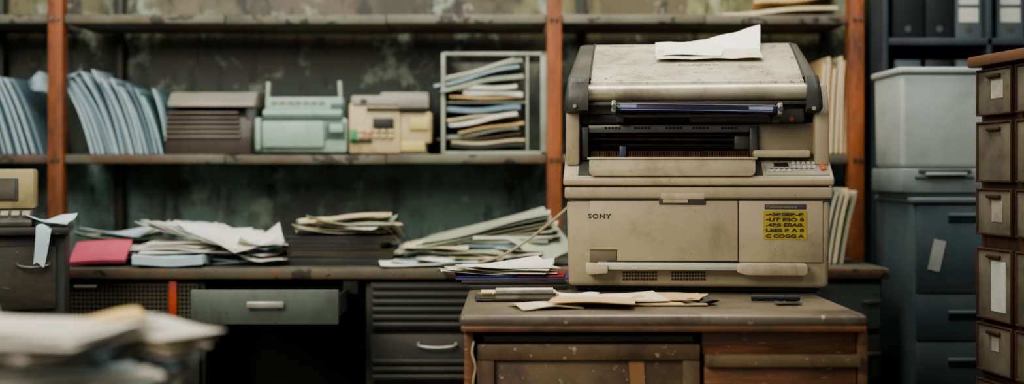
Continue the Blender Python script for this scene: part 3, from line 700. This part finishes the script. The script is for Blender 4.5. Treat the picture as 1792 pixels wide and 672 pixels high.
def cap(inner,outer,side):
    prof=[(.0,.392),(-.004,.41),(-.002,.435),(.012,.463),(.05,lidz(.05)+.012),(.15,lidz(.15)+.011),(.30,lidz(.30)+.008),(.37,lidz(.33)+.004),(.425,lidz(.33)-.02),(.435,.45),(.43,.392),(.3,.378),(.08,.378)]
    b=bmesh.new(); N=len(prof)
    def ring(x,f,shr):
        out=[]; cy=.2;cz=.45
        for (y,z) in prof:
            out.append(b.verts.new((x+side*(-f)*max(0,z-.40),cy+(y-cy)*shr,cz+(z-cz)*shr)))
        return out
    rs=[ring(inner,0,1),ring(outer-side*.012,.12,1),ring(outer-side*.003,.12,.985),ring(outer,.12,.955)]
    for p,q in zip(rs[:-1],rs[1:]):
        for i in range(N): b.faces.new((p[i],p[(i+1)%N],q[(i+1)%N],q[i]))
    b.faces.new(rs[0]); b.faces.new(rs[3])
    bmesh.ops.recalc_face_normals(b,faces=b.faces[:])
    m=MB(); m.merge(b); return m
xli=Q(1030,150,.02).x; xlo=Q(987,185,.0).x
xri=Q(1411,150,.02).x; xro=Q(1441,185,.0).x
fin('end_cap',cap(xli,xlo,-1),CAPM,PR,ang=50)
fin('end_cap',cap(xri,xro,1),CAPM,PR,ang=50)
qp('cap_marking',GREYP,[(1003,1007,137,143,-.0062,-.002),(1009,1011,137,143,-.0062,-.002),(1013,1017,137,143,-.0062,-.002),(1019,1021,137,143,-.0062,-.002)],bev=0)
# cartridge
w=Q(1370,189,-.02).x-Q(1070,189,-.02).x; cxx=(Q(1370,189,-.02).x+Q(1070,189,-.02).x)/2
CT=bpy.data.objects.new('cartridge_bar',None); SC.collection.objects.link(CT); CT.parent=PR; CT.location=(cxx,-.008,Q(1220,189,-.01).z); CT.rotation_euler=(-.08,.018,0)
CT['label']='dark purple cartridge bar with silver ends'
mb=MB(); mb.box((0,.02,-.002),(w-.01,.06,.015),bev=.003); fin('cartridge_body',mb,PURP,CT)
mb=MB(); mb.box((0.0,-.004,.0063),(w-.03,.012,.002),bev=.0008); fin('cartridge_top',mb,mat('cart_top',(150,146,134),(120,116,106),.35,metal=.2),CT)
for sx in (-1,1):
    mb=MB(); mb.box((sx*(w/2-.005),.010,.000),(.010,.05,.026),bev=.003); fin('end_bracket',mb,SILV,CT)
    mb=MB(); mb.cyl((sx*(w/2-.005),-.019,-.002),(sx*(w/2-.005),-.0148,-.002),.005,12); fin('end_knob',mb,GREYM,CT)
mb=MB(); mb.box((-w/2+.036,-.0106,.001),(.034,.001,.006)); fin('sticker',mb,BLUEL,CT)
mb=MB(); mb.box((w/2-.045,-.0106,.0),(.05,.001,.006)); fin('sticker',mb,BLUEL,CT)
mb=MB(); mb.box((0,-.0104,-.006),(w-.04,.001,.001)); fin('trim_line',mb,BLUEL,CT)
mb=MB(); qb(mb,1085,1345,199,205,.012,.06,.002); fin('cartridge_carrier',mb,GREYM,PR)
for q in ((1078,1092),(1352,1366)): qp('support_arm',CAPM,[(q[0],q[1],184,214,.02,.06)],.003)
for (px,py) in ((1006,186),(1424,190)):
    mb=MB(); a=Q(px,py,.0); mb.cyl(a,a+Vector((0,-.009,0)),.0042,12,bev=.001); fin('screw',mb,SILV,PR)
lsl=math.atan2(zlb-zlf,lyb-lyf)
textobj('lid_text','Stonoefwonee 4A',.0125,CAPM,PR,(Q(1186,108,.15).x,.142,lidtop(.142)+.0004),(lsl,0,0),sx=1.0)
textobj('lid_text','TMONOOBE',.009,CAPM,PR,(Q(1066,80,.31).x,.305,lidtop(.305)+.0006),(lsl,0,0),sx=1.15)
for xx in (xl,xr):
    mb=MB(); mb.box((xx,.19,lidz(.19)+.001),(.004,.29,.006),rot=(lsl,0,0)); fin('lid_seam',mb,BLACK,PR)
# papers on lid
def crease(u,v): return .0022*abs(math.sin(u*11+v*4))+.0016*abs(math.sin(v*9-u*5+1))
def lp(u,v):
    y=.205+.14*v
    xa=Q(1147,90,y).x; xb=Q(1330,95,y).x
    x=xa+(xb-xa)*u
    z=lidtop(y)+.0015+crease(u,v)
    q=max(0,u*.8+v*.75-.98)
    z+=.080*q**1.15
    return (x,y,z)
mb=MB(); mb.surf(lp,30,20,.0009); fin('paper_sheet',mb,PAPER,None,PR.location,PR.rotation_euler,label='curling white paper sheet lying on printer lid',cat='paper',ang=25)
def lp2(u,v):
    y=.165+.075*v
    xa=Q(1148,95,y).x+.004*v; xb=Q(1336,95,y).x-.012*v
    return (xa+(xb-xa)*u,y,lidtop(y)+.006+crease(u*.8,v*.5)+.006*(1-v)*max(0,u-.75))
mb=MB(); mb.surf(lp2,24,8,.0009); fin('paper_slip',mb,mat('aged_paper',(206,198,174),(186,178,154),.8),None,PR.location,PR.rotation_euler,label='folded off-white paper slip on printer lid',cat='paper',ang=25)
def lp3(u,v):
    y=.18+.05*v
    xa=Q(1160,95,y).x; xb=Q(1262,95,y).x
    return (xa+(xb-xa)*u+.006*v,y,lidtop(y)+.0125+.002*math.sin(u*5))
mb=MB(); mb.surf(lp3,12,6,.0009); fin('paper_slip',mb,PAPER,None,PR.location,PR.rotation_euler,label='small white paper slip on folded sheet',cat='paper',ang=60)

# ---------------- things on table
tz=.7515
sheet('manila_folder',.27,.17,(X(1115,2.45),2.50,tz),-.04,MANILA,'open manila folder lying before the printer','folder',th=.002,wav=.0015,ccurl=.01)
sheet('loose_sheet',.2,.13,(X(1075,2.45),2.48,tz+.006),.2,PAPERC,'cream torn sheet on manila folder',wav=.0015,ccurl=.015)
sheet('loose_sheet',.13,.14,(X(1180,2.48),2.52,tz+.006),-.3,MANILA,'curled tan sheet before the printer',wav=.0015,curl=.004)
sheet('loose_sheet',.12,.1,(X(955,2.38),2.40,tz),.3,PAPERC,'small crumpled cream paper on desk',wav=.003)
sheet('loose_sheet',.10,.08,(X(1000,2.5),2.56,tz+.004),-.4,PAPER,'white paper scrap beside the metal box',wav=.003)
sheet('loose_sheet',.16,.1,(X(1040,2.38),2.41,tz+.010),-.15,MANILA,'tan card scrap lying on folder',wav=.0015)
sheet('dark_card',.07,.06,(X(1222,2.44),2.46,tz),.2,DKBOOK,'small dark crumpled card on desk','card',wav=.005)
z=tz
for i,(a,b,m,h) in enumerate([(822,990,DKCAB2,.010),(808,985,DKBOOK,.008)]):
    w=X(b,2.85)-X(a,2.85)
    mb=MB(); mb.box((0,0,h/2),(w,.2,h),bev=.002)
    fin('document_case',mb,m,None,((X(a,2.85)+X(b,2.85))/2,2.86,z),(0,0,.03*i),label='flat black document case on desk corner',cat='case',group='document cases')
    z+=h+.0008
sheet('violet_folder',.26,.18,(X(900,2.83),2.86,z),.03,PURF,'violet card folder in a small stack','folder',th=.0035,wav=.0005); z+=.005
sheet('red_card',.10,.15,(X(950,2.83),2.85,z),-.08,REDC,'thin red card edge in a small stack','card',th=.002,wav=.0004)
sheet('blue_card',.14,.16,(X(850,2.83),2.86,z),.10,BLUC,'thin blue card edge in a small stack','card',th=.002,wav=.0004); z+=.0035
for i in range(5):
    sheet('loose_sheet',.25-.012*i,.17,(X(868+i*5,2.83),2.87,z),[.12,-.2,.25,-.1,.3][i],[PAPER,PAPER,PAPERC][i%3],'white sheet on violet folder','paper',th=.0012,wav=.0015,ccurl=.03,group='white sheets on the violet folder'); z+=.003
# flat metal clip binder
T=thing('clip_binder','flat worn metal-clipped binder lying on desk','binder',(X(905,2.52),2.56,tz),(0,0,.05))
mb=MB(); mb.box((0,.0,.002),(.17,.11,.004),bev=.0015); fin('board',mb,DKCAB2,T)
mb=MB(); mb.box((.005,.008,.0085),(.155,.09,.009),bev=.001); fin('page_block',mb,PAPERC,T)
mb=MB(); mb.prism([(-.052,.004),(-.052,.022),(-.046,.026),(-.018,.021),(-.014,.0135),(-.014,.0125),(-.046,.012),(-.048,.004)],'x',-.045,.07,bev=.001); fin('metal_clip',mb,SILV,T)
mb=MB(); mb.cyl((-.05,-.050,.014),(.075,-.050,.014),.0035,12); fin('hinge_rod',mb,GREYM,T)
mb=MB(); mb.box((-.066,-.038,.014),(.03,.02,.003),bev=.001); fin('brass_tab',mb,mat('brass',(150,132,76),(122,106,60),.45,metal=.2),T)
T=thing('marker_pen','black marker pen lying on desk','pen',(X(1355,2.5),2.5,tz+.0065),(0,0,-.06))
mb=MB(); mb.cyl((-.045,0,0),(.02,0,0),.0062,16,bev=.001); fin('barrel',mb,BLACK,T)
mb=MB(); mb.cyl((.0205,0,0),(.05,0,0),.0066,16,bev=.0015); mb.box((.035,0,.007),(.028,.003,.0015)); fin('cap',mb,BLACK,T)
sheet('loose_sheet',.05,.03,(X(1385,2.42),2.45,tz),.1,DKCAB2,'dark paper scrap beside pen',wav=.002)

# ---------------- filing cabinet
fx0=X(1600,3.3); fz=Z(346,3.3)
T=thing('filing_cabinet','blue-grey steel filing cabinet with recessed drawer handles','filing cabinet',(fx0+.21,3.47,0))
mb=MB(); mb.box((0,.008,(fz-.012)/2),(.42,.33,fz-.012),bev=.004); fin('body',mb,FILEB,T)
mb=MB(); mb.box((0,0,fz-.007),(.43,.352,.014),bev=.004); fin('top',mb,mat('cab_top',(110,121,122),(92,103,106),.4),T)
ztop=fz-.02
hs=[.235,.125,.125,.2,.2]
for i,h in enumerate(hs):
    z0=ztop-h+.004
    mb=MB(); mb.box((0,-.161,(z0+ztop)/2),(.405,.012,ztop-z0),bev=.003)
    dr=fin('drawer',mb,FILEB,T)
    zh=ztop-.035 if i==0 else (z0+ztop)/2+.005
    mb=MB(); mb.box((0.03,-.1675,zh),(.30,.003,.022),bev=.001); fin('handle_recess',mb,mat('recess_dark',(38,46,50),(28,35,39),.5),dr)
    mb=MB(); mb.box((0.03,-.170,zh+.01),(.30,.008,.008),bev=.002); fin('handle',mb,mat('cab_handle',(116,128,130),(96,108,112),.35),dr)
    ztop=z0-.004
mb=MB(); mb.box((0,0,0),(.032,.0012,.082)); fin('taped_note',mb,LABELM,T,loc=(X(1640,3.3)-fx0-.21,-.1685,Z(447,3.3)),rot=(0,.22,0))
bd=3.33; v=V(1640,bd,fz); b0=v[1]; s=v[2]
T=thing('storage_box','tall grey-white plastic bin with lid rim over slotted base','storage box',(X(1640,bd),bd,fz))
xa=(1581-1640)*s; xb=(1735-1640)*s
mb=MB(); hh=(b0-125)*s; h0=(b0-295)*s
mb.box(((xa+xb)/2,.14,(hh+h0)/2),(xb-xa,.24,hh-h0),bev=.015,seg=4,top=(1.03,1.03)); fin('bin_body',mb,BOXW,T)
mb=MB(); mb.box(((xa+xb)/2,.14,hh+.004),(xb-xa+.02,.265,.018),bev=.007,seg=3); fin('lid',mb,BOXW,T)
mb=MB(); mb.box(((xa+xb)/2+.0,.14,(h0+.012)/2),(xb-xa+.012,.27,h0-.012),bev=.006); mb.box(((xa+xb)/2,.14,.007),(xb-xa-.02,.24,.014),bev=.002); fin('base_unit',mb,mat('base_grey',(134,140,137),(114,120,119),.4),T)
vpart('tray_slot',T,BOXD,v,[(1608,1700,296,302,-.0,.01)],.001)
vpart('tray_slot',T,BOXD,v,[(1602,1705,308,312,-.0,.01)],.001)
vpart('tray_handle',T,BOXW,v,[(1620,1690,302,307,-.014,.01)],.002)

# ---------------- steel rack with binders
T=thing('steel_rack','dark blue-grey steel rack holding binders','shelf',(1.6,3.95,0))
def rk(n,x0,x1,y0,y1,z0,z1,m=RACK): wbox(n,m,x0-1.6,x1-1.6,y0-3.95,y1-3.95,z0,z1,bev=.002,parent=T)
rx0=X(1545,3.75)
rk('upright',rx0,rx0+.018,3.75,4.15,0,2.3); rk('upright',2.3,2.318,3.75,4.15,0,2.3); rk('upright',X(1728,3.75),X(1728,3.75)+.015,3.75,4.15,0,2.3)
for zz in (.2,.6,1.0,1.409,1.82):
    rk('rack_shelf',rx0+.018,2.3,3.75,4.15,zz-.022,zz)
rk('back_sheet',rx0,2.318,4.152,4.16,0,2.3,m=mat('rack_back',(40,49,52),(30,37,40),.6))
def binder(x,z,h,w,m,lab,grp):
    B=thing('ring_binder','%s lever-arch binder with %s'%('dark' if m is BINDM else 'grey','white spine labels' if lab else 'plain spine'),'binder',(x,3.78,z),group=grp)
    mb=MB(); mb.box((-w/2+.0015,.14,h/2),(.003,.28,h)); mb.box((w/2-.0015,.14,h/2),(.003,.28,h)); mb.box((0,.0015,h/2),(w,.003,h),bev=.001); fin('cover',mb,m,B)
    mb=MB(); mb.box((0,.14,h/2-.01),(w-.01,.26,h-.03)); fin('paper_block',mb,PAPERG,B)
    if lab:
        for (f,g) in ((.22,.13),(.38,.12)):
            mb=MB(); mb.box((0,-.0008,h*f),(w*.68,.001,h*g)); fin('spine_label',mb,LABELM,B)
    mb=MB(); mb.cyl((0,0,h*.09),(0,-.002,h*.09),.010,16); fin('finger_ring',mb,GREYM,B)
random.seed(11)
px=1560
for i,(w,m,l) in enumerate([(58,BINDM,0),(52,BINDM,0),(50,BINDL,1),(52,BINDL,1),(52,BINDM,0),(52,BINDL,1)]):
    if i==3: px=1742
    binder(X(px+w/2,3.78),1.4095,.32,w*3.78/F-.002,m,l,'binders on the upper rack shelf'); px+=w
px=1562
for i in range(3):
    binder(X(px+26,3.78),1.0005,.345,.082,BINDL if i%2==0 else BINDM,0,'binders on the lower rack shelf'); px+=54
for i in range(3):
    binder(X(1745+26+i*54,3.78),1.0005,.345,.082,BINDM,1,'binders on the lower rack shelf')

# ---------------- card catalogue cabinet
ang=math.atan2(-.992,.127)
T=thing('card_catalog_cabinet','dark brown wooden cabinet of grimy framed drawers','cabinet',(1.036,2.8,0),(0,0,ang))
zc=1.264; CW=.75
mb=MB(); mb.box((CW/2,.2,(zc-.02)/2),(CW,.38,zc-.02),bev=.003); fin('body',mb,CARDW,T)
mb=MB(); mb.box((CW/2,.19,zc-.012),(CW+.02,.42,.024),bev=.005); fin('cabinet_top',mb,mat('cat_top',(112,80,60),(82,58,44),.4,scale=5,stretch=(.4,3,1)),T)
rows=[(1.229,1.137),(1.114,.991),(.968,.876),(.838,.692),(.673,.577),(.55,.44),(.41,.29),(.26,.12)]
random.seed(5)
for ci in range(4):
    if ci==0: x0,x1=.012,.152
    else: x0=.012+.165+(ci-1)*.183; x1=x0+.16
    if x1>CW: break
    for ri,(zu,zl) in enumerate(rows):
        mb=MB(); mb.box(((x0+x1)/2,.000,(zu+zl)/2),(x1-x0,.006,zu-zl),bev=.001); dr=fin('drawer',mb,CARDD,T)
        mb=MB()
        for (a,b,c_,d_) in ((x0-.004,x1+.004,zu,zu+.005),(x0-.004,x1+.004,zl-.005,zl),(x0-.005,x0,zl-.005,zu+.005),(x1,x1+.005,zl-.005,zu+.005)):
            mb.box(((a+b)/2,-.001,(c_+d_)/2),(b-a,.012,d_-c_),bev=.0015)
        fin('drawer_rim',mb,CARDW,dr)
        mb=MB(); mb.box(((x0+x1)/2,-.006,zu-.012),(.055,.010,.008),bev=.003); fin('drawer_pull',mb,CARDW,dr)
        mb=MB()
        lw=[.05,.0,.045,.06,.03,.045,.05,.04][ri]; lh=(zu-zl)*(.74 if ri==3 else R(.3,.5))
        if lw>0:
            mb.box(((x0+x1)/2+R(-.01,.02),-.0038,zu-.022-lh/2),(lw,.001,lh)); fin('card_label',mb,LABELM if ri==3 else LABELD,dr)
        else: mb.bm.free()

# ---------------- low dark cabinet with tape machine
ra=math.radians(17); U=Vector((math.cos(ra),math.sin(ra),0)); Bk=Vector((-math.sin(ra),math.cos(ra),0))
cor=Vector((X(121,2.98),2.98,0))
LC=cor-U*.26+Bk*.14
T=thing('low_cabinet','dark grey metal cabinet with worn top and drawers','cabinet',LC,(0,0,ra))
ctz=Z(397,2.98)
mb=MB(); mb.box((0,.01,(ctz-.02)/2),(.50,.25,ctz-.02),bev=.004); fin('body',mb,DKCAB,T)
mb=MB(); mb.box((0,0,ctz-.01),(.52,.28,.02),bev=.006); fin('cabinet_top',mb,DKCAB2,T)
for i in range(4):
    z=ctz-.045-.19*i
    mb=MB(); mb.box((.03,-.12,z-.075),(.40,.016,.15),bev=.004); dr=fin('drawer',mb,DKCAB2,T)
    hx=.18
    mb=MB(); mb.tube([(hx-.035,-.127,z-.04),(hx-.03,-.143,z-.046),(hx,-.147,z-.05),(hx+.03,-.143,z-.046),(hx+.035,-.127,z-.04)],.004); fin('handle',mb,GREYM,dr)
rc=cor-U*(.232)+Bk*.05
zc=ctz+.0005
T=thing('cassette_recorder','old beige tape machine with dark window and grey keyed base','office machine',(rc.x,rc.y,zc),(0,0,ra))
s=3.0/F; bb=HY-(zc-CZ)/s
def pz(py): return (bb-py)*s
mb=MB(); mb.box((0,.08,(pz(296)+pz(366))/2),(.30,.14,pz(296)-pz(366)),bev=.006); fin('housing',mb,OLD,T)
mb=MB(); mb.box((-.01,.0095,(pz(312)+pz(352))/2),(.25,.005,pz(312)-pz(352)),bev=.002); fin('window_frame',mb,CAPM,T)
mb=MB(); mb.box((-.01,.0065,(pz(316)+pz(348))/2),(.235,.003,pz(316)-pz(348)),bev=.001); fin('display_window',mb,mat('smoky_window',(100,94,82),(80,76,66),.15),T)
mb=MB(); mb.prism([(-.035,0),(-.035,pz(386)),(.015,pz(366)),(.16,pz(366)),(.16,0)],'x',-.15,.148,bev=.004); fin('base',mb,CAPM,T)
mb=MB()
for i in range(12):
    mb.box((-.13+i*.024,-.012,pz(376)+.003),(.018,.022,.007),bev=.002,rot=(.45,0,0))
fin('key_row',mb,GREYP,T)
def drape(w,l,drop,m,loc,rz,label):
    def fn(u,v):
        b=v*l; e=l*(1-drop)
        if b<e: y=b; z=0.004*math.sin(u*5)
        else:
            t=b-e; y=e+.012*(1-math.exp(-t*40)); z=-t+.006*math.sin(u*5)
        return ((u-.5)*w*(1-.4*v)-.012*v*v,-y,z)
    mb=MB(); mb.surf(fn,8,20,.001); return fin('loose_sheet',mb,m,None,loc,(0,0,rz),label=label,cat='paper',ang=60)
pd=cor-U*.055+Bk*.055
drape(.04,.145,.62,PAPERB,(pd.x,pd.y,ctz+.002),ra,'pale blue paper strip hanging over cabinet edge')
pd=cor-U*.045+Bk*.06
sheet('loose_sheet',.10,.10,(pd.x,pd.y,ctz+.004),.1,PAPERB,'curled pale blue sheet on cabinet top',wav=.007,ccurl=.05,tilt=(.0,.1))

# ---------------- foreground table and paper heap
T=thing('side_table','small wooden table carrying a heap of papers','table',(-.60,1.2,0))
mb=MB(); mb.box((0,0,.735),(.66,.60,.03),bev=.005); fin('table_top',mb,WOOD,T)
for sx in (-1,1):
    for sy in (-1,1):
        mb=MB(); mb.box((sx*.29,sy*.26,.36),(.045,.045,.719),bev=.004); fin('leg',mb,WOOD,T)
random.seed(21)
z=.7515
ms=[PAPER,PAPER,PAPERB,PAPER,PAPERC,PAPER,FOLD[0],PAPER,PAPERB,PAPERG]
for i in range(22):
    t=R(.0008,.0032)
    cxp=R(-10,115-i*3)
    sheet('magazine',R(.18,.25),R(.13,.19),(X(cxp,1.36),1.35+R(-.02,.03),z),R(-.5,.5),ms[i%10],'dog-eared document in a loose heap','paper',th=t,wav=.0009,ccurl=R(0,.012),group='documents heaped on the side table',ph=1.0)
    z+=t+.0021
sheet('loose_sheet',.09,.10,(X(178,1.42),1.42,z-.002),.35,YPAP,'yellowed sheet topping paper heap',wav=.002,tilt=(0,-.12),th=.0015)
sheet('loose_sheet',.17,.13,(X(40,1.35),1.33,z),-.2,PAPER,'white sheet topping paper heap',wav=.002,tilt=(0,.03),th=.0015)
for i in range(7):
    sheet('loose_sheet',.12,.10,(X(212+i*7,1.4),1.40+.006*i,.770+.010*i),.3-.13*i,[PAPERB,PAPER,PAPERG,FOLD[0],PAPER,PAPERC,PAPER][i],'pale sheet sliding off paper heap','paper',th=.0012,wav=.002,tilt=(0,.10),group='sheets sliding off the heap')
mb=MB(); mb.prism([(-.06,0),(.03,0),(.012,.06),(-.022,.14),(-.06,.15)],'y',0,.002)
fin('leaning_card',mb,FOLD[1],None,(X(-2,1.475),1.468,.752),(-.12,0,0),label='pale blue-grey card standing behind paper heap',cat='card')

# ---------------- lights
def area(name,loc,tgt,size,en,col):
    l=bpy.data.lights.new(name,'AREA'); l.shape='RECTANGLE'; l.size=size[0]; l.size_y=size[1]; l.energy=en; l.color=col
    o=bpy.data.objects.new(name,l); SC.collection.objects.link(o); o.location=loc
    o.rotation_euler=(Vector(tgt)-Vector(loc)).to_track_quat('-Z','Y').to_euler(); return o
area('key_light',(-1.6,.6,2.4),(.3,2.9,.9),(1.6,1.2),56,(1.0,.94,.82))
area('top_light',(.4,3.1,2.8),(.5,2.85,.8),(1.2,.8),38,(1,.92,.79))
area('back_light',(-.8,2.5,2.5),(-.6,4.1,.85),(2.2,.7),26,(.88,.98,.97))
area('right_light',(1.3,1.8,2.5),(1.5,3.6,.9),(.8,.6),9,(.88,.95,.98))
w=bpy.data.worlds.new('World'); SC.world=w; w.use_nodes=True
w.node_tree.nodes['Background'].inputs[0].default_value=(.82,.87,.84,1); w.node_tree.nodes['Background'].inputs[1].default_value=.48
# ---------------- camera
cd=bpy.data.cameras.new('camera'); cam=bpy.data.objects.new('camera',cd); SC.collection.objects.link(cam)
cam.location=(0,0,CZ); cam.rotation_euler=(math.pi/2,0,0)
cd.sensor_width=36; cd.lens=36*F/1792; cd.shift_y=-(336-HY)/1792; cd.clip_start=.05
cd.dof.use_dof=True; cd.dof.focus_distance=2.66; cd.dof.aperture_fstop=1.6
SC.camera=cam
SC.view_settings.view_transform='AgX'
try: SC.view_settings.look='AgX - Medium High Contrast'
except Exception as e: print(e)
SC.view_settings.exposure=.25
